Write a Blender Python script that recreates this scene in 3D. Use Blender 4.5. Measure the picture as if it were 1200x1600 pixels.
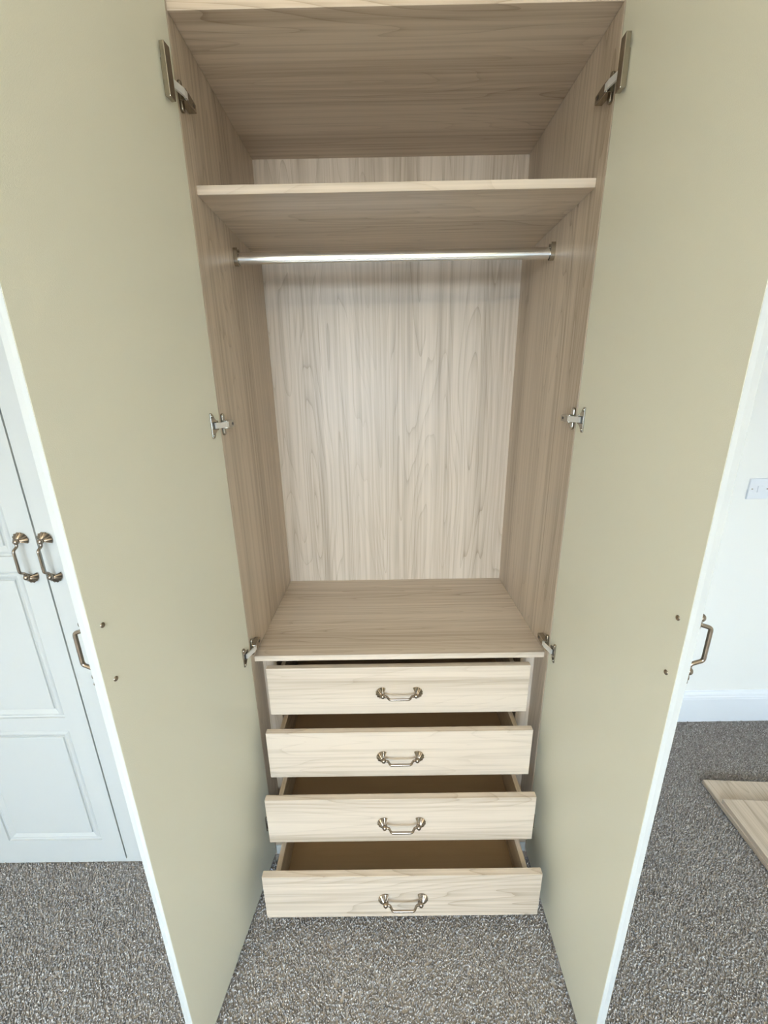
import bpy, bmesh, math, random
import numpy as np
from mathutils import Vector, Matrix

for o in list(bpy.data.objects):
    bpy.data.objects.remove(o, do_unlink=True)
SC = bpy.context.scene
COL = SC.collection

# ------------------------------------------------------------------ camera
def make_camera():
    yaw, pitch, roll = -0.00417, -0.29327, -0.01701
    cy, sy, cp, sp = math.cos(yaw), math.sin(yaw), math.cos(pitch), math.sin(pitch)
    f = Vector((sy * cp, cy * cp, sp)); r = Vector((cy, -sy, 0)); u = r.cross(f)
    cr, sr = math.cos(roll), math.sin(roll)
    r2 = r * cr + u * sr; u2 = u * cr - r * sr
    cam = bpy.data.cameras.new('camera')
    cam.sensor_fit = 'HORIZONTAL'; cam.sensor_width = 36.0
    cam.lens = 629.71 / 1200 * 36.0
    cam.clip_start = 0.02; cam.clip_end = 100
    ob = bpy.data.objects.new('camera', cam)
    m = Matrix((r2, u2, -f)).transposed().to_4x4()
    m.translation = Vector((-0.0335, -1.0022, 1.5452))
    ob.matrix_world = m
    COL.objects.link(ob)
    SC.camera = ob
make_camera()

# ------------------------------------------------------------------ world, light, exposure
WIN = dict(x0=-1.42, x1=0.68, z0=0.85, z1=2.15, y=-3.7)      # window in the wall behind the camera
def make_world():
    w = bpy.data.worlds.new('World'); SC.world = w; w.use_nodes = True
    bg = w.node_tree.nodes['Background']
    bg.inputs[0].default_value = (0.80, 0.90, 1.0, 1); bg.inputs[1].default_value = 1.0
make_world()

def area(name, loc, target, sx, sy, power, color, spread=180):
    l = bpy.data.lights.new(name, 'AREA'); l.shape = 'RECTANGLE'; l.size = sx; l.size_y = sy
    l.energy = power; l.color = color; l.spread = math.radians(spread)
    o = bpy.data.objects.new(name, l); COL.objects.link(o)
    o.location = loc
    o.rotation_euler = (Vector(target) - Vector(loc)).to_track_quat('-Z', 'Y').to_euler()
    return o
wx = (WIN['x0'] + WIN['x1']) / 2; wz = (WIN['z0'] + WIN['z1']) / 2
# daylight through the window: cool light of the sky falling down, warm light of the garden thrown up
area('window_skylight', (wx, WIN['y'] + 0.10, wz), (wx, WIN['y'] + 1.10, wz - 0.70), 1.95, 1.20, 55, (0.56, 0.775, 1.0), 110)
area('window_garden_light', (wx, WIN['y'] + 0.12, wz), (wx, WIN['y'] + 1.12, wz + 1.20), 1.95, 1.20, 66, (1.0, 0.90, 0.67), 82)

SC.view_settings.view_transform = 'Standard'
SC.view_settings.look = 'None'
SC.view_settings.gamma = 1.0
SC.view_settings.use_curve_mapping = False
SC.view_settings.exposure = 0.72

# ------------------------------------------------------------------ materials
def new_mat(name):
    m = bpy.data.materials.new(name); m.use_nodes = True
    nt = m.node_tree
    return m, nt, nt.nodes['Principled BSDF']

def N(nt, t, **kw):
    n = nt.nodes.new(t)
    for k, v in kw.items(): setattr(n, k, v)
    return n

def plain(name, col, rough=0.5, metal=0.0, bump=0.0, bscale=300, spec=0.5, var=0.0):
    m, nt, b = new_mat(name)
    b.inputs['Base Color'].default_value = (*col, 1)
    b.inputs['Roughness'].default_value = rough
    b.inputs['Metallic'].default_value = metal
    b.inputs['Specular IOR Level'].default_value = spec
    tc = N(nt, 'ShaderNodeTexCoord')
    if bump:
        no = N(nt, 'ShaderNodeTexNoise'); no.inputs['Scale'].default_value = bscale; no.inputs['Detail'].default_value = 2
        nt.links.new(tc.outputs['Object'], no.inputs['Vector'])
        bp = N(nt, 'ShaderNodeBump'); bp.inputs['Strength'].default_value = bump; bp.inputs['Distance'].default_value = 0.001
        nt.links.new(no.outputs['Fac'], bp.inputs['Height']); nt.links.new(bp.outputs['Normal'], b.inputs['Normal'])
    if var:
        n2 = N(nt, 'ShaderNodeTexNoise'); n2.inputs['Scale'].default_value = 60 if metal else 6; n2.inputs['Detail'].default_value = 3
        nt.links.new(tc.outputs['Object'], n2.inputs['Vector'])
        mx = N(nt, 'ShaderNodeMix', data_type='RGBA')
        mx.inputs['A'].default_value = (*[c * (1 - var) for c in col], 1)
        mx.inputs['B'].default_value = (*[min(1, c * (1 + var)) for c in col], 1)
        nt.links.new(n2.outputs['Fac'], mx.inputs['Factor']); nt.links.new(mx.outputs['Result'], b.inputs['Base Color'])
    return m

def wood(name, axis, light=(0.585, 0.482, 0.378), dark=(0.24, 0.17, 0.105), rough=0.42, lines=20.0, contrast=1.0):
    """pale ash-like laminate, grain along the given object axis"""
    m, nt, b = new_mat(name)
    L = nt.links.new
    tc = N(nt, 'ShaderNodeTexCoord'); oi = N(nt, 'ShaderNodeObjectInfo')
    mul = N(nt, 'ShaderNodeVectorMath', operation='SCALE')
    cmb = N(nt, 'ShaderNodeCombineXYZ')
    for i in range(3): L(oi.outputs['Random'], cmb.inputs[i])
    L(cmb.outputs[0], mul.inputs[0]); mul.inputs['Scale'].default_value = 37.0
    add = N(nt, 'ShaderNodeVectorMath', operation='ADD')
    L(tc.outputs['Object'], add.inputs[0]); L(mul.outputs[0], add.inputs[1])
    def stretched(across, along):
        mp = N(nt, 'ShaderNodeVectorMath', operation='MULTIPLY')
        s = [across] * 3; s[axis] = along
        mp.inputs[1].default_value = s
        L(add.outputs[0], mp.inputs[0])
        return mp.outputs[0]
    def noise(vec, detail=2, rough_=0.5, dist=0.0):
        n = N(nt, 'ShaderNodeTexNoise'); n.inputs['Scale'].default_value = 1.0
        n.inputs['Detail'].default_value = detail; n.inputs['Roughness'].default_value = rough_
        n.inputs['Distortion'].default_value = dist
        L(vec, n.inputs['Vector']); return n.outputs['Fac']
    def math_(op, a, bb=None):
        n = N(nt, 'ShaderNodeMath', operation=op)
        for i, v in enumerate((a, bb)):
            if v is None: continue
            if isinstance(v, (int, float)): n.inputs[i].default_value = v
            else: L(v, n.inputs[i])
        return n.outputs[0]
    arch = noise(stretched(8.5, 0.75), 1.6, 0.4, 0.08)           # cathedral figure: contour lines of a stretched field
    fr = math_('FRACT', math_('MULTIPLY', arch, lines))
    cr = N(nt, 'ShaderNodeValToRGB'); L(fr, cr.inputs[0])
    e = cr.color_ramp.elements
    e[0].position = 0.0; e[0].color = (1, 1, 1, 1)
    e[1].position = 1.0; e[1].color = (0.25, 0.25, 0.25, 1)
    e1 = cr.color_ramp.elements.new(0.10); e1.color = (0.42, 0.42, 0.42, 1)
    e2 = cr.color_ramp.elements.new(0.55); e2.color = (0.02, 0.02, 0.02, 1)
    e3 = cr.color_ramp.elements.new(0.93); e3.color = (0.12, 0.12, 0.12, 1)
    mask = noise(stretched(4.5, 0.7), 1.0, 0.4)                    # figure fades in and out
    mk = N(nt, 'ShaderNodeMapRange'); L(mask, mk.inputs[0]); mk.inputs[1].default_value = 0.35; mk.inputs[2].default_value = 0.65
    mk.inputs[3].default_value = 0.35; mk.inputs[4].default_value = 1.0
    fib = noise(stretched(260.0, 5.0), 2, 0.6)
    strk = noise(stretched(85.0, 0.7), 3, 0.6)
    band = noise(stretched(13.0, 0.22), 1.0, 0.4)
    g = math_('MULTIPLY', math_('MULTIPLY', cr.outputs[0], mk.outputs[0]), 0.52 * contrast)
    g = math_('ADD', g, math_('MULTIPLY', math_('SUBTRACT', fib, 0.5), 0.42 * contrast))
    g = math_('ADD', g, math_('MULTIPLY', math_('SUBTRACT', strk, 0.5), 1.2 * contrast))
    g = math_('ADD', g, math_('MULTIPLY', math_('SUBTRACT', band, 0.5), 0.85 * contrast))
    g = math_('ADD', g, 0.14)
    cl = N(nt, 'ShaderNodeClamp'); L(g, cl.inputs[0])
    mx = N(nt, 'ShaderNodeMix', data_type='RGBA')
    mx.inputs['A'].default_value = (*light, 1); mx.inputs['B'].default_value = (*dark, 1)
    L(cl.outputs[0], mx.inputs['Factor']); L(mx.outputs['Result'], b.inputs['Base Color'])
    b.inputs['Roughness'].default_value = rough
    bp = N(nt, 'ShaderNodeBump'); bp.inputs['Strength'].default_value = 0.12; bp.inputs['Distance'].default_value = 0.0006
    L(fib, bp.inputs['Height']); L(bp.outputs['Normal'], b.inputs['Normal'])
    return m

M = {}
M['wood_z'] = wood('ash_laminate_vertical_grain', 2)
M['wood_x'] = wood('ash_laminate_cross_grain', 0)
M['wood_y'] = wood('ash_laminate_depth_grain', 1)
M['board'] = wood('loose_ash_board', 1)
M['base'] = wood('drawer_base_board', 0, light=(0.46, 0.325, 0.20), dark=(0.36, 0.245, 0.145), contrast=0.4, rough=0.6)
M['door_in'] = plain('ivory_laminate', (0.70, 0.675, 0.55), 0.42, bump=0.25, bscale=700)
M['door_out'] = plain('satin_cream_foil', (0.49, 0.495, 0.475), 0.55, spec=0.3)
M['paint'] = plain('white_gloss_paint', (0.85, 0.88, 0.92), 0.3)
M['wall'] = plain('white_wall_paint', (0.88, 0.88, 0.85), 0.85, bump=0.1, bscale=200)
M['ceiling'] = plain('ceiling_paint', (0.90, 0.87, 0.79), 0.9, bump=0.05)
M['bronze'] = plain('antique_pewter', (0.31, 0.255, 0.205), 0.24, 1.0, var=0.15)
M['nickel'] = plain('nickel_plate', (0.40, 0.36, 0.30), 0.20, 1.0, var=0.08)
M['chrome'] = plain('chrome_tube', (0.80, 0.80, 0.80), 0.16, 1.0)
M['arm_glare'] = plain('hinge_arm_painted_glare', (0.86, 0.86, 0.84), 0.45, 0.7)  # hinge arm paler than the nickel: its bright reflection is put into the colour
M['recess_shade'] = plain('painted_recess_shade', (0.06, 0.05, 0.04), 0.5, 0.6)  # near-black: the shade inside hinge hollows put into the colour
M['plastic'] = plain('white_plastic', (0.80, 0.83, 0.88), 0.3)
M['upvc'] = plain('white_upvc', (0.85, 0.86, 0.86), 0.3)
def glass():
    m, nt, b = new_mat('window_glass')
    b.inputs['Transmission Weight'].default_value = 1.0; b.inputs['Roughness'].default_value = 0.0
    b.inputs['IOR'].default_value = 1.45
    return m
M['glass'] = glass()
def carpet_base():
    m, nt, b = new_mat('carpet_backing')
    tc = N(nt, 'ShaderNodeTexCoord')
    n1 = N(nt, 'ShaderNodeTexNoise'); n1.inputs['Scale'].default_value = 170; n1.inputs['Detail'].default_value = 3
    nt.links.new(tc.outputs['Object'], n1.inputs['Vector'])
    cr = N(nt, 'ShaderNodeValToRGB'); nt.links.new(n1.outputs['Fac'], cr.inputs[0])
    cr.color_ramp.elements[0].position = 0.35; cr.color_ramp.elements[0].color = (0.36, 0.32, 0.29, 1)
    cr.color_ramp.elements[1].position = 0.70; cr.color_ramp.elements[1].color = (0.55, 0.51, 0.47, 1)
    nt.links.new(cr.outputs[0], b.inputs['Base Color']); b.inputs['Roughness'].default_value = 1.0
    b.inputs['Specular IOR Level'].default_value = 0.05
    return m
M['carpet'] = carpet_base()
def carpet_pile_mat():
    m, nt, b = new_mat('carpet_pile_yarn')
    at = N(nt, 'ShaderNodeAttribute', attribute_name='yarn')
    nt.links.new(at.outputs['Color'], b.inputs['Base Color'])
    b.inputs['Roughness'].default_value = 0.95; b.inputs['Specular IOR Level'].default_value = 0.1
    return m
M['pile'] = carpet_pile_mat()

# ------------------------------------------------------------------ mesh helpers
def box_bm(x0, x1, y0, y1, z0, z1, bev=0.0012, bm=None):
    bm2 = bmesh.new()
    vs = [bm2.verts.new((x, y, z)) for x in (x0, x1) for y in (y0, y1) for z in (z0, z1)]
    for f in ((0, 1, 3, 2), (4, 6, 7, 5), (0, 4, 5, 1), (2, 3, 7, 6), (0, 2, 6, 4), (1, 5, 7, 3)):
        bm2.faces.new([vs[i] for i in f])
    bmesh.ops.recalc_face_normals(bm2, faces=bm2.faces)
    if bev:
        bmesh.ops.bevel(bm2, geom=list(bm2.edges), offset=bev, segments=2, affect='EDGES', profile=0.5)
    if bm is None: return bm2
    tmp = bpy.data.meshes.new('tmp'); bm2.to_mesh(tmp); bm2.free(); bm.from_mesh(tmp); bpy.data.meshes.remove(tmp)
    return bm

def finish(name, bm, mat, parent=None, loc=(0, 0, 0), rotz=0.0, smooth=False, recenter=True):
    """link a bmesh as one object; vertices are in the parent's frame (before loc / rotz)"""
    loc = Vector(loc)
    if recenter and bm.verts:
        mn = Vector([min(v.co[i] for v in bm.verts) for i in range(3)])
        mxx = Vector([max(v.co[i] for v in bm.verts) for i in range(3)])
        c = Vector(((mn.x + mxx.x) / 2, (mn.y + mxx.y) / 2, mn.z))
        for v in bm.verts: v.co -= c
        loc = loc + Matrix.Rotation(rotz, 3, 'Z') @ c
    me = bpy.data.meshes.new(name); bm.to_mesh(me); bm.free()
    if smooth:
        for p in me.polygons: p.use_smooth = True
        try: me.set_sharp_from_angle(angle=math.radians(40))
        except Exception: pass
    me.materials.append(M[mat] if isinstance(mat, str) else mat)
    o = bpy.data.objects.new(name, me); COL.objects.link(o)
    o.location = loc; o.rotation_euler = (0, 0, rotz)
    if parent: o.parent = parent
    return o

def box(name, x0, x1, y0, y1, z0, z1, mat, parent=None, bev=0.0012, **kw):
    return finish(name, box_bm(x0, x1, y0, y1, z0, z1, bev), mat, parent, **kw)

def empty(name, loc, rotz=0.0):
    o = bpy.data.objects.new(name, None); COL.objects.link(o)
    o.empty_display_size = 0.1; o.location = loc; o.rotation_euler = (0, 0, rotz)
    return o

def tag(o, label=None, cat=None, group=None, kind=None):
    if label: o['label'] = label
    if cat: o['category'] = cat
    if group: o['group'] = group
    if kind: o['kind'] = kind
    return o

def struct(o): o['kind'] = 'structure'; return o

def prism_bm(pts, d0, d1, fn, bev=0.0):
    """polygon pts (a, b) extruded from depth d0 to d1; fn(a, b, d) -> xyz"""
    bm = bmesh.new()
    lo = [bm.verts.new(fn(a, b, d0)) for a, b in pts]; hi = [bm.verts.new(fn(a, b, d1)) for a, b in pts]
    n = len(pts)
    bm.faces.new(lo); bm.faces.new(hi[::-1])
    for i in range(n): bm.faces.new((lo[i], lo[(i + 1) % n], hi[(i + 1) % n], hi[i]))
    bmesh.ops.recalc_face_normals(bm, faces=bm.faces)
    if bev: bmesh.ops.bevel(bm, geom=list(bm.edges), offset=bev, segments=2, affect='EDGES', profile=0.5)
    return bm

def tube_bm(pts, rad, seg=10, bm=None):
    bm = bm or bmesh.new()
    P = [Vector(p) for p in pts]
    n = len(P)
    T = [(P[min(i + 1, n - 1)] - P[max(i - 1, 0)]).normalized() for i in range(n)]
    up = Vector((0.31, 0.22, 0.92)); nrm = (up - up.dot(T[0]) * T[0]).normalized()
    rings = []
    for i in range(n):
        nrm = (nrm - nrm.dot(T[i]) * T[i]).normalized(); bi = T[i].cross(nrm)
        r = rad[i] if isinstance(rad, (list, tuple)) else rad
        rings.append([bm.verts.new(P[i] + r * (math.cos(t) * nrm + math.sin(t) * bi)) for t in [2 * math.pi * k / seg for k in range(seg)]])
    for i in range(n - 1):
        for k in range(seg):
            bm.faces.new((rings[i][k], rings[i][(k + 1) % seg], rings[i + 1][(k + 1) % seg], rings[i + 1][k]))
    bm.faces.new(rings[0][::-1]); bm.faces.new(rings[-1])
    return bm

def rounded_path(pts, r=0.005, k=5):
    out = [Vector(pts[0])]
    for i in range(1, len(pts) - 1):
        a, b, c = Vector(pts[i - 1]), Vector(pts[i]), Vector(pts[i + 1])
        ra = min(r, (a - b).length * 0.45); rc = min(r, (c - b).length * 0.45)
        p0 = b + (a - b).normalized() * ra; p2 = b + (c - b).normalized() * rc
        for j in range(k + 1):
            t = j / k; out.append((1 - t) ** 2 * p0 + 2 * t * (1 - t) * b + t * t * p2)
    out.append(Vector(pts[-1])); return out

# ------------------------------------------------------------------ shell handles
# local handle frame: u along the bar, v across it, n out of the surface
CC = 0.102
def shell_bm(sign, fn):
    bm = bmesh.new()
    R = 0.0200; na = 40; nr = 6; lobes = 9; span = math.radians(118)
    top = []
    for i in range(na + 1):
        ph = -span + 2 * span * i / na
        row = []
        for j in range(1, nr + 1):
            t = j / nr
            rid = math.cos(lobes * (ph + span) / (2 * span) * 2 * math.pi)
            rr = R * t * (1 + 0.05 * rid * t)
            h = 0.0155 * (1 - 0.80 * t ** 1.6) + 0.0011 * rid * t
            row.append(bm.verts.new(fn(sign * (rr * math.cos(ph) + 0.0), rr * math.sin(ph), h)))
        row.append(bm.verts.new(fn(sign * row_base(R, ph, 0.90)[0], row_base(R, ph, 0.90)[1], 0.0)))
        top.append(row)
    c = bm.verts.new(fn(0, 0, 0.0155)); c0 = bm.verts.new(fn(0, 0, 0.0))
    for i in range(na):
        bm.faces.new((c, top[i][0], top[i + 1][0]))
        for j in range(nr):
            bm.faces.new((top[i][j], top[i][j + 1], top[i + 1][j + 1], top[i + 1][j]))
        bm.faces.new((c0, top[i + 1][nr], top[i][nr]))
    for row, fl in ((top[0], 1), (top[-1], -1)):
        bm.faces.new([c] + row + [c0])
    # ball boss
    rb = 0.0074
    bmesh.ops.create_uvsphere(bm, u_segments=14, v_segments=10, radius=rb, matrix=Matrix.Translation(Vector(fn(-sign * 0.001, 0, 0.0165))))
    bmesh.ops.recalc_face_normals(bm, faces=bm.faces)
    return bm
def row_base(R, ph, k): return R * k * math.cos(ph), R * k * math.sin(ph)

def add_handle(parent, fn, reach=0.031):
    """fn(u, v, n) -> parent-local xyz"""
    h = CC / 2
    pts = [(-h + 0.003, 0, 0.0155), (-h + 0.010, 0, 0.0175), (-0.0370, 0, 0.0185), (-0.0305, 0, reach), (0.0305, 0, reach), (0.0370, 0, 0.0185), (h - 0.010, 0, 0.0175), (h - 0.003, 0, 0.0155)]
    path = rounded_path([fn(*p) for p in pts], 0.005, 4)
    bar = finish('handle_bar', tube_bm(path, 0.0035, 10), 'bronze', parent, smooth=True)
    bar['label'] = 'aged bronze bail handle bar'
    for s in (-1, 1):
        g = lambda u, v, n, s=s: fn(s * h + u, v, n)
        finish('handle_rose', shell_bm(s, g), 'bronze', parent, smooth=True)

# ------------------------------------------------------------------ the room
XL, XR, YB, YF, ZC = -2.3, 1.815, 0.5735, -3.7, 2.42
FLOOR = struct(box('floor', XL - 0.1, XR + 0.1, YF - 0.1, YB + 0.1, -0.05, -0.004, 'carpet', bev=0))
struct(box('ceiling', XL - 0.1, XR + 0.1, YF - 0.1, YB + 0.1, ZC, ZC + 0.08, 'ceiling', bev=0))
struct(box('wall_back', XL - 0.1, XR + 0.1, YB, YB + 0.1, -0.05, ZC, 'wall', bev=0))
struct(box('wall_left', XL - 0.1, XL, YF, YB, -0.05, ZC, 'wall', bev=0))
struct(box('wall_right', XR, XR + 0.1, YF, YB, -0.05, ZC, 'wall', bev=0))
def wall_front():
    bm = bmesh.new(); w = WIN
    for a in ((XL - 0.1, w['x0'], -0.05, ZC), (w['x1'], XR + 0.1, -0.05, ZC), (w['x0'], w['x1'], -0.05, w['z0']), (w['x0'], w['x1'], w['z1'], ZC)):
        box_bm(a[0], a[1], YF - 0.1, YF, a[2], a[3], 0, bm)
    struct(finish('wall_front', bm, 'wall'))
    win = struct(empty('window_1', ((w['x0'] + w['x1']) / 2, YF - 0.05, w['z0'])))
    hw = (w['x1'] - w['x0']) / 2; hh = w['z1'] - w['z0']
    bm = bmesh.new()
    for a in ((-hw, -hw + 0.05, 0, hh), (hw - 0.05, hw, 0, hh), (-0.03, 0.03, 0, hh), (-hw, hw, 0, 0.05), (-hw, hw, hh - 0.05, hh)):
        box_bm(a[0], a[1], -0.03, 0.03, a[2], a[3], 0.003, bm)
    finish('window_frame', bm, 'upvc', win)
    box('pane', -hw + 0.051, -0.031, -0.006, 0.006, 0.051, hh - 0.051, 'glass', win, bev=0)
    box('pane', 0.031, hw - 0.051, -0.006, 0.006, 0.051, hh - 0.051, 'glass', win, bev=0)
    box('window_sill', -hw - 0.04, hw + 0.04, 0.052, 0.12, -0.03, 0.0, 'upvc', win, bev=0.004)
wall_front()
# moulded skirting: profile (depth from wall, height)
SK = [(0, 0), (0.018, 0), (0.018, 0.128), (0.0165, 0.134), (0.0165, 0.139), (0.013, 0.143), (0.013, 0.150), (0.010, 0.156), (0.006, 0.160), (0.004, 0.167), (0, 0.167)]
def skirting(name, p0, p1, nrm):
    p0, p1, nrm = Vector(p0), Vector(p1), Vector(nrm)
    bm = prism_bm(SK, 0, 1, lambda a, b, d: p0 + (p1 - p0) * d + nrm * a + Vector((0, 0, b)))
    struct(finish(name, bm, 'paint'))
skirting('baseboard_back', (0.475, YB, 0), (XR, YB, 0), (0, -1, 0))
skirting('baseboard_back_left', (XL, YB, 0), (-1.424, YB, 0), (0, -1, 0))
skirting('baseboard_right', (XR, YF, 0), (XR, YB - 0.019, 0), (-1, 0, 0))
skirting('baseboard_left', (XL, YF + 0.019, 0), (XL, YB - 0.019, 0), (1, 0, 0))
skirting('baseboard_front', (XL, YF, 0), (XR - 0.019, YF, 0), (0, 1, 0))

# ------------------------------------------------------------------ panelled doors
def ring_panel_bm(x0, x1, z0, z1, t):
    """routed and raised panel filling a hole in a door; front face at y = -t, profile goes in (+y)"""
    prof = [(0.0, 0.0), (0.0012, 0.0045), (0.0060, 0.0062), (0.0085, 0.0036), (0.012, 0.0016), (0.015, 0.0012), (0.025, 0.0066), (0.0285, 0.0082), (0.0295, 0.0044), (0.033, 0.0036)]
    bm = bmesh.new(); loops = []
    for off, dep in prof:
        loops.append([bm.verts.new(c) for c in ((x0 + off, -t + dep, z0 + off), (x1 - off, -t + dep, z0 + off), (x1 - off, -t + dep, z1 - off), (x0 + off, -t + dep, z1 - off))])
    for a, b in zip(loops[:-1], loops[1:]):
        for k in range(4): bm.faces.new((a[k], a[(k + 1) % 4], b[(k + 1) % 4], b[k]))
    bm.faces.new(loops[-1])
    back = [bm.verts.new((v.co.x, -t + 0.012, v.co.z)) for v in loops[0]]
    for k in range(4): bm.faces.new((loops[0][(k + 1) % 4], loops[0][k], back[k], back[(k + 1) % 4]))
    bm.faces.new(back[::-1])
    bmesh.ops.recalc_face_normals(bm, faces=bm.faces)
    return bm

PANELS = [(0.110, 0.570), (0.618, 1.100), (1.142, 2.130)]      # heights of the three panels of a door
def door_slab_bm(w, z0, z1, t, panels, stile, ease=0.0025):
    """door in x 0..w, y -t..0 with holes cut in the front skin for the panels"""
    bm = bmesh.new(); core = 0.012
    box_bm(0, w, -t + core, 0, z0, z1, 0, bm)
    rails = [z0] + [v for p in panels for v in p] + [z1]
    s0, s1 = stile
    box_bm(0, s0, -t, -t + core, z0, z1, 0, bm); box_bm(w - s1, w, -t, -t + core, z0, z1, 0, bm)
    for i in range(0, len(rails), 2): box_bm(s0, w - s1, -t, -t + core, rails[i], rails[i + 1], 0, bm)
    for v in bm.verts:                                   # eased outer long edges
        if abs(v.co.y + t) < 1e-6:
            if v.co.x < 1e-6: v.co.x += ease
            elif v.co.x > w - 1e-6: v.co.x -= ease
    bmesh.ops.remove_doubles(bm, verts=bm.verts, dist=1e-5)
    return bm

# ------------------------------------------------------------------ the open wardrobe
A = 0.432          # half inner width
T = 0.018
ZT, ZS, ZD, DEP = 2.239, 1.9759, 0.7934, 0.5173
ZTOP = 2.29
W = tag(empty('wardrobe', (0, 0.26, 0)), 'tall open double wardrobe with ash-grain interior and four pulled-out drawers', 'wardrobe')
Wo = Vector((0, 0.26, 0))
def wbox(name, x0, x1, y0, y1, z0, z1, mat, parent=None, **kw):
    return box(name, x0, x1, y0 - 0.26, y1 - 0.26, z0, z1, mat, parent or W, **kw)
for s in (-1, 1):
    x0, x1 = sorted((s * A, s * (A + T)))
    wbox('side_panel', x0, x1, 0, DEP + 0.006, 0, ZT + T, 'wood_z')
wbox('top_panel', -A, A, 0.001, DEP, ZT, ZT + T, 'wood_x')
wbox('back_panel', -A, A, DEP, DEP + 0.006, 0.02, ZT + T, 'wood_z', bev=0)
wbox('shelf', -A, A, 0.0358, DEP, ZS - T, ZS, 'wood_x')
wbox('drawer_unit_top', -A, A, 0.0224, DEP, ZD - T, ZD, 'wood_x')
wbox('bottom_panel', -A, A, 0.002, DEP, 0.042, 0.060, 'wood_x')
wbox('plinth', -A, A, 0.001, 0.019, 0.0, 0.0415, 'door_out')
for s in (-1, 1):
    x0, x1 = sorted((s * 0.384, s * 0.402)); wbox('drawer_unit_side', x0, x1, 0.078, DEP, 0.060, ZD - T, 'wood_z')
    x0, x1 = sorted((s * 0.402, s * A)); wbox('filler_strip', x0, x1, 0.088, 0.106, 0.060, ZD - T, 'wood_z')

# hanging rail: oval chrome tube in two sockets
def rail():
    yr, zr = 0.2421 - 0.26, 1.893
    prof = [(0.0075 * math.cos(t) , 0.0145 * math.sin(t)) for t in [2 * math.pi * k / 24 for k in range(24)]]
    bm = prism_bm(prof, -A + 0.002, A - 0.002, lambda a, b, d: (d, yr + a, zr + b))
    r = finish('hanging_rail', bm, 'chrome', W, smooth=True)
    loc = Vector(r.location)
    for s in (-1, 1):
        pr = []
        for k in range(13):
            t = math.pi + math.pi * k / 12; pr.append((0.0105 * math.cos(t), 0.0125 * math.sin(t) - 0.006))
        pr += [(0.0105, 0.016), (0.0085, 0.024), (0.0085, -0.004)]
        for k in range(1, 12):
            t = 2 * math.pi - math.pi * k / 12; pr.append((0.0085 * math.cos(t), 0.0105 * math.sin(t) - 0.006))
        pr += [(-0.0085, -0.004), (-0.0085, 0.024), (-0.0105, 0.016)]
        d0, d1 = sorted((s * A, s * (A - 0.012)))
        bm = prism_bm(pr, d0, d1, lambda a, b, d: Vector((d, yr + a, zr + b)) - loc)
        finish('rail_socket', bm, 'nickel', r)
rail()

# drawers
DR = [(0.0123, 0.7557), (-0.0525, 0.5803), (-0.1243, 0.4100), (-0.2147, 0.2387)]
WD, HD, XD = 0.790, 0.1685, -0.0038
for yf, zt in DR:
    zb = zt - HD
    fr = finish('drawer', box_bm(-WD / 2, WD / 2, 0, 0.018, 0, HD, 0.0012), 'wood_x', W, loc=(XD, yf - 0.26, zb), recenter=False)
    x = 0.3665; bd = 0.45; b0 = 0.020; b1 = HD - 0.030
    for s in (-1, 1):
        xa, xb = sorted((s * x, s * (x - 0.014)))
        box('drawer_side', xa, xb, 0.0185, bd, b0, b1, 'wood_y', fr)
    box('drawer_back', -x + 0.0145, x - 0.0145, bd - 0.014, bd, b0, b1, 'wood_x', fr)
    box('drawer_base', -x + 0.0145, x - 0.0145, 0.0185, bd - 0.0145, b0 + 0.010, b0 + 0.016, 'base', fr, bev=0)
    add_handle(fr, lambda u, v, n: (u + 0.003, -n, 0.0785 + v))

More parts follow.
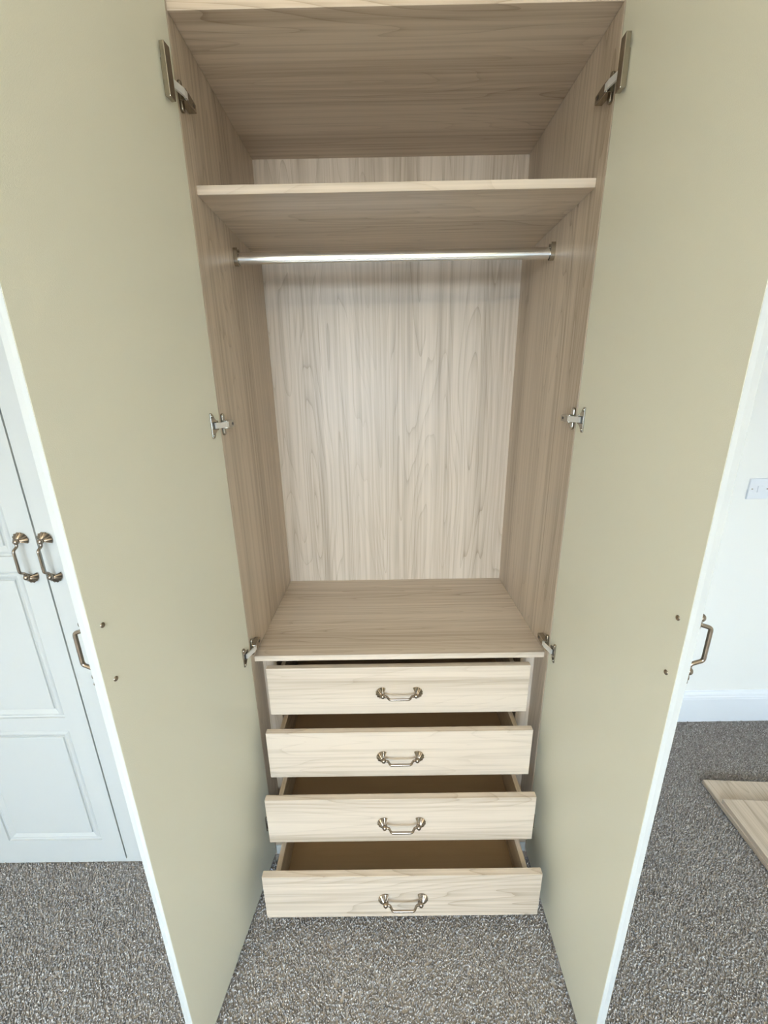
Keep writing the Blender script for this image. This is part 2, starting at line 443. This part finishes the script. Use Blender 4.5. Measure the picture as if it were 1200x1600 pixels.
# doors: local frame x from hinge edge to free edge, y = 0 inner face, -t outer (door built for the right-hand side is mirrored)
HX, HY, WDOOR, DT = 0.4322, -0.005, 0.459, 0.020
ZB = 0.020
def door_wing(s, theta):
    """s = -1 left, 1 right; theta = opening angle"""
    # along direction in world and outward normal
    ux, uy = -s * math.cos(theta), -math.sin(theta)
    nx, ny = s * math.sin(theta), -math.cos(theta)      # outer side
    ang = math.atan2(uy, ux)
    mir = 1 if (Matrix.Rotation(ang, 3, 'Z') @ Vector((0, 1, 0))).dot(Vector((nx, ny, 0))) > 0 else -1
    # local y: outer side is mir * (+y)
    def conv(bm, mat):
        for v in bm.verts: v.co.y = -v.co.y * mir
        if mir == 1: bmesh.ops.reverse_faces(bm, faces=bm.faces)
        return bm
    bm = conv(door_slab_bm(WDOOR, ZB, ZTOP, DT, PANELS, (0.065, 0.068)), None)
    d = finish('door', bm, 'door_out', W, loc=(s * HX, HY - 0.26, 0), rotz=ang, recenter=False)
    d['label'] = 'ivory laminate inner face, cream moulded outer face'
    # inner laminate skin
    y0, y1 = sorted((0.0, -0.0006 * mir))
    box('inner_laminate', 0.0004, WDOOR - 0.0006, y0, y1, ZB + 0.0005, ZTOP - 0.001, 'door_in', d, bev=0)
    for z0, z1 in PANELS:
        finish('door_panel', conv(ring_panel_bm(0.065, WDOOR - 0.068, z0, z1, DT), None), 'door_out', d)
    zc = 1.1425
    add_handle(d, lambda u, v, n: (WDOOR - 0.0250 + v * mir, mir * (DT + n), zc + u), 0.0375)
    for zz in (zc - CC / 2, zc + CC / 2):
        bm = bmesh.new()
        bmesh.ops.create_uvsphere(bm, u_segments=12, v_segments=8, radius=0.0046, matrix=Matrix.Translation((WDOOR - 0.0225, -0.0008 * mir, zz)) @ Matrix.Diagonal((1, 0.55, 1, 1)))
        finish('handle_screw', bm, 'bronze', d, smooth=True)
    # hinges
    R3 = Matrix.Rotation(ang, 3, 'Z'); base = Vector((s * HX, HY - 0.26, 0))
    for zh, damper in ((2.113, True), (1.4715, False), (0.836, False), (0.205, False)):
        world = lambda al, dz, n: base + R3 @ Vector((al, -mir * (n + 0.0006), zh + dz))     # n = proud of the inner face
        side = lambda y, dz, n: Vector((s * (A - n), y - 0.26, zh + dz))
        # arm from the cup across to the body on the side panel
        bm = bmesh.new()
        p0 = world(0.031, 0, 0.006); p1 = side(-0.004, 0, 0.0145); p2 = side(0.008, 0, 0.015)
        for q0, q1 in ((p0, p1), (p1, p2)):
            dirv = (q1 - q0).normalized(); sd = dirv.cross(Vector((0, 0, 1))).normalized()
            v = []
            for q in (q0, q1):
                for a_, b_ in ((-1, -1), (1, -1), (1, 1), (-1, 1)): v.append(bm.verts.new(q + sd * (0.002 * a_) + Vector((0, 0, 0.0065 * b_))))
            for f in ((0, 3, 2, 1), (4, 5, 6, 7), (0, 1, 5, 4), (1, 2, 6, 5), (2, 3, 7, 6), (3, 0, 4, 7)): bm.faces.new([v[i] for i in f])
        h = finish('hinge', bm, 'arm_glare', W)
        h['label'] = 'nickel sprung cabinet hinge'
        hl = Vector(h.location)
        W_ = lambda *a: world(*a) - hl
        S_ = lambda *a: side(*a) - hl
        half = [(0.012, 0.0105), (0.019, 0.0120), (0.026, 0.0175), (0.031, 0.0255), (0.034, 0.0285), (0.040, 0.0295), (0.0425, 0.0275)]
        poly = half + [(a_, -b_) for a_, b_ in half[::-1]]
        cup = finish('cup_plate', prism_bm(poly, 0.0, 0.003, lambda a_, b_, n: W_(a_, b_, n), 0.0006), 'nickel', h)
        bmc = prism_bm([(0.0215, -0.0085), (0.0365, -0.0085), (0.0365, 0.0085), (0.0215, 0.0085)], 0.0031, 0.0038, lambda a_, b_, n: W_(a_, b_, n))
        finish('cup_recess_shade', bmc, 'recess_shade', h)  # flat dark plate on the cup, painted as the shade of its hollow
        for dz in (-0.0225, 0.0225):
            bm = bmesh.new(); bmesh.ops.create_uvsphere(bm, u_segments=10, v_segments=6, radius=0.0034, matrix=Matrix.Translation(W_(0.0375, dz, 0.0028)))
            finish('hinge_screw', bm, 'nickel', h, smooth=True)
        wing = []
        for k in range(9):
            t = math.pi * k / 8; wing.append((0.0085 + 0.0062 * math.cos(t), 0.020 + 0.0062 * math.sin(t)))
        for k in range(9):
            t = math.pi + math.pi * k / 8; wing.append((0.0085 + 0.0062 * math.cos(t), -0.020 + 0.0062 * math.sin(t)))
        finish('mounting_plate', prism_bm(wing, 0.0, 0.0065, lambda a_, b_, n: S_(a_, b_, n), 0.0015), 'nickel', h)
        body = [(0.001, 0.0100), (0.020, 0.0100), (0.048, 0.0075), (0.048, -0.0075), (0.020, -0.0100), (0.001, -0.0100)]
        finish('hinge_arm_body', prism_bm(body, 0.0008, 0.0165, lambda a_, b_, n: S_(a_, b_, n), 0.0012), 'nickel', h)
        bmc = prism_bm([(0.033, -0.003), (0.039, -0.003), (0.039, 0.003), (0.033, 0.003)], 0.0167, 0.0172, lambda a_, b_, n: S_(a_, b_, n))
        finish('adjuster_slot_shade', bmc, 'recess_shade', h)  # flat dark plate on the body, painted as the shade in the slot
        if damper:
            dp = [(0.029, -0.041), (0.047, -0.041), (0.047, 0.041), (0.029, 0.041)]
            finish('damper_block', prism_bm(dp, 0.004, 0.014, lambda a_, b_, n: W_(a_, b_ + 0.008, n), 0.0012), 'nickel', h)
door_wing(-1, 1.7017)
door_wing(1, 1.5577)

# ------------------------------------------------------------------ the closed cupboard on the left
CX0, CX1, CM = -1.418, -0.4530, -0.9400
K = tag(empty('cupboard', ((CX0 + CX1) / 2, 0.26, 0)), 'closed cream cupboard with moulded panel doors left of the open wardrobe', 'cupboard')
ko = Vector(((CX0 + CX1) / 2, 0.26, 0))
def kbox(name, x0, x1, y0, y1, z0, z1, mat, **kw):
    return box(name, x0 - ko.x, x1 - ko.x, y0 - ko.y, y1 - ko.y, z0, z1, mat, K, **kw)
kbox('side_panel', CX1 - 0.018, CX1, 0.002, DEP + 0.05, 0.0185, ZTOP, 'door_out')
kbox('side_panel', CX0, CX0 + 0.018, 0.002, DEP + 0.05, 0.0185, ZTOP, 'door_out')
kbox('middle_panel', CM - 0.009, CM + 0.009, 0.002, DEP, 0.0185, ZTOP - 0.019, 'door_out')
kbox('top_panel', CX0 + 0.0185, CX1 - 0.0185, 0.002, DEP + 0.05, ZTOP - 0.018, ZTOP, 'door_out')
kbox('back_panel', CX0 + 0.0185, CX1 - 0.0185, DEP + 0.01, DEP + 0.05, 0.02, ZTOP - 0.019, 'door_out')
kbox('plinth', CX0, CX1, -0.017, 0.020, 0.0, 0.0182, 'door_out')
for x0, x1, hxx, st in ((CX0 + 0.002, CM - 0.0025, -0.980, (0.095, 0.064)), (CM + 0.0012, CX1 - 0.008, -0.917, (0.064, 0.095))):
    w = x1 - x0
    d = finish('door', door_slab_bm(w, ZB, ZTOP, 0.0205, PANELS, st, 0.0006), 'door_out', K, loc=(x0 - ko.x, -0.26, 0), recenter=False)
    for z0, z1 in PANELS:
        finish('door_panel', ring_panel_bm(st[0], w - st[1], z0, z1, 0.0205), 'door_out', d)
    add_handle(d, lambda u, v, n, hxx=hxx, x0=x0: (hxx - x0 + v, -0.0205 - n, 1.139 + u))

# ------------------------------------------------------------------ loose boards, light switch
def loose_board(name, corner, w, l, z0, rot, label):
    o = finish(name, box_bm(0, w, -l, 0, 0, 0.018, 0.0012), 'board', None, loc=(corner[0], corner[1], z0), rotz=rot, recenter=True)
    tag(o, label, 'board', 'loose ash-grain boards on the carpet'); return o
loose_board('loose_board', (1.2225, 0.2357), 0.50, 0.95, 0.010, math.radians(-3.2), 'lower ash-grain board lying flat on the carpet right of the open door')
loose_board('loose_board', (1.222, 0.142), 0.50, 0.95, 0.0282, math.radians(-3.6), 'upper ash-grain board stacked on top of another board on the carpet')

S = tag(empty('light_switch', (1.462, YB, 1.1015)), 'white square single light switch on the white wall', 'light switch')
box('switch_plate', -0.042, 0.042, -0.009, -0.0005, 0.0, 0.084, 'plastic', S, bev=0.002)
box('rocker', -0.0095, 0.0095, -0.0125, -0.0092, 0.029, 0.055, 'plastic', S, bev=0.001)
for sx in (-0.0300, 0.0300):
    bm = bmesh.new(); bmesh.ops.create_uvsphere(bm, u_segments=10, v_segments=6, radius=0.0028, matrix=Matrix.Translation((sx, -0.0092, 0.042)))
    finish('plate_screw', bm, 'nickel', S, smooth=True)

# ------------------------------------------------------------------ carpet pile
def carpet():
    rng = np.random.default_rng(7)
    sp = 0.0050
    areas = [(XL, XR, -0.95, -0.002), (0.452, XR, -0.002, YB - 0.019), (XL, -1.420, -0.002, YB - 0.019)]
    pts = []
    for x0, x1, y0, y1 in areas:
        gx, gy = np.meshgrid(np.arange(x0 + sp / 2, x1, sp), np.arange(y0 + sp / 2, y1, sp))
        pts.append(np.stack([gx.ravel(), gy.ravel()], 1))
    P = np.concatenate(pts); P += rng.uniform(-sp * 0.55, sp * 0.55, P.shape)
    keep = (P[:, 0] > XL + 0.02) & (P[:, 0] < XR - 0.02)
    keep &= ~((P[:, 1] > -0.019) & (P[:, 0] < 0.452) & (P[:, 0] > -1.420))
    P = P[keep]; n = len(P)
    fld = np.sin(P[:, 0] * 9 + 1.3) * np.cos(P[:, 1] * 7) + 0.6 * np.sin(P[:, 0] * 23 + P[:, 1] * 17)
    la = 0.9 + 0.7 * fld + rng.normal(0, 0.9, n)
    lean = rng.uniform(0.001, 0.0075, n)
    hgt = rng.uniform(0.0078, 0.0108, n); rad = rng.uniform(0.0022, 0.0034, n)
    a0 = rng.uniform(0, 2 * np.pi, n)
    V = np.zeros((n, 7, 3))
    dx, dy = np.cos(la) * lean, np.sin(la) * lean
    for k in range(3):
        a = a0 + k * 2 * np.pi / 3
        V[:, k, 0] = P[:, 0] + np.cos(a) * rad * 0.7; V[:, k, 1] = P[:, 1] + np.sin(a) * rad * 0.7; V[:, k, 2] = -0.006
        a = a + 0.9
        V[:, 3 + k, 0] = P[:, 0] + np.cos(a) * rad * 0.9 + dx * 0.7; V[:, 3 + k, 1] = P[:, 1] + np.sin(a) * rad * 0.9 + dy * 0.7
        V[:, 3 + k, 2] = -0.006 + hgt * 0.78
    V[:, 6, 0] = P[:, 0] + dx; V[:, 6, 1] = P[:, 1] + dy; V[:, 6, 2] = -0.006 + hgt
    tri = []
    for k in range(3):
        j = (k + 1) % 3
        tri += [(k, j, 3 + j), (k, 3 + j, 3 + k), (3 + k, 3 + j, 6)]
    tri = np.array(tri)
    F = (tri[None] + (np.arange(n) * 7)[:, None, None]).reshape(-1, 3)
    me = bpy.data.meshes.new('carpet_pile')
    me.vertices.add(n * 7); me.vertices.foreach_set('co', V.reshape(-1))
    me.loops.add(F.size); me.loops.foreach_set('vertex_index', F.reshape(-1).astype(np.int32))
    me.polygons.add(len(F)); me.polygons.foreach_set('loop_start', np.arange(0, F.size, 3, dtype=np.int32))
    me.polygons.foreach_set('loop_total', np.full(len(F), 3, dtype=np.int32))
    me.update(calc_edges=True); me.validate()
    pal = np.array([(0.54, 0.50, 0.47), (0.44, 0.40, 0.375), (0.72, 0.69, 0.665), (0.31, 0.275, 0.25), (0.50, 0.475, 0.455)])
    idx = rng.choice(5, n, p=[0.30, 0.26, 0.15, 0.11, 0.18])
    c = 0.77 * pal[idx] * rng.uniform(0.88, 1.12, (n, 1))
    C4 = np.ones((n, 7, 4), dtype=np.float32); C4[:, :, :3] = c[:, None, :]
    at = me.color_attributes.new('yarn', 'FLOAT_COLOR', 'POINT'); at.data.foreach_set('color', C4.reshape(-1))
    me.materials.append(M['pile'])
    o = bpy.data.objects.new('carpet_pile', me); COL.objects.link(o)
    o.parent = FLOOR; o.location = -FLOOR.location
    tag(o, 'speckled grey-beige twist pile', kind='stuff')
carpet()
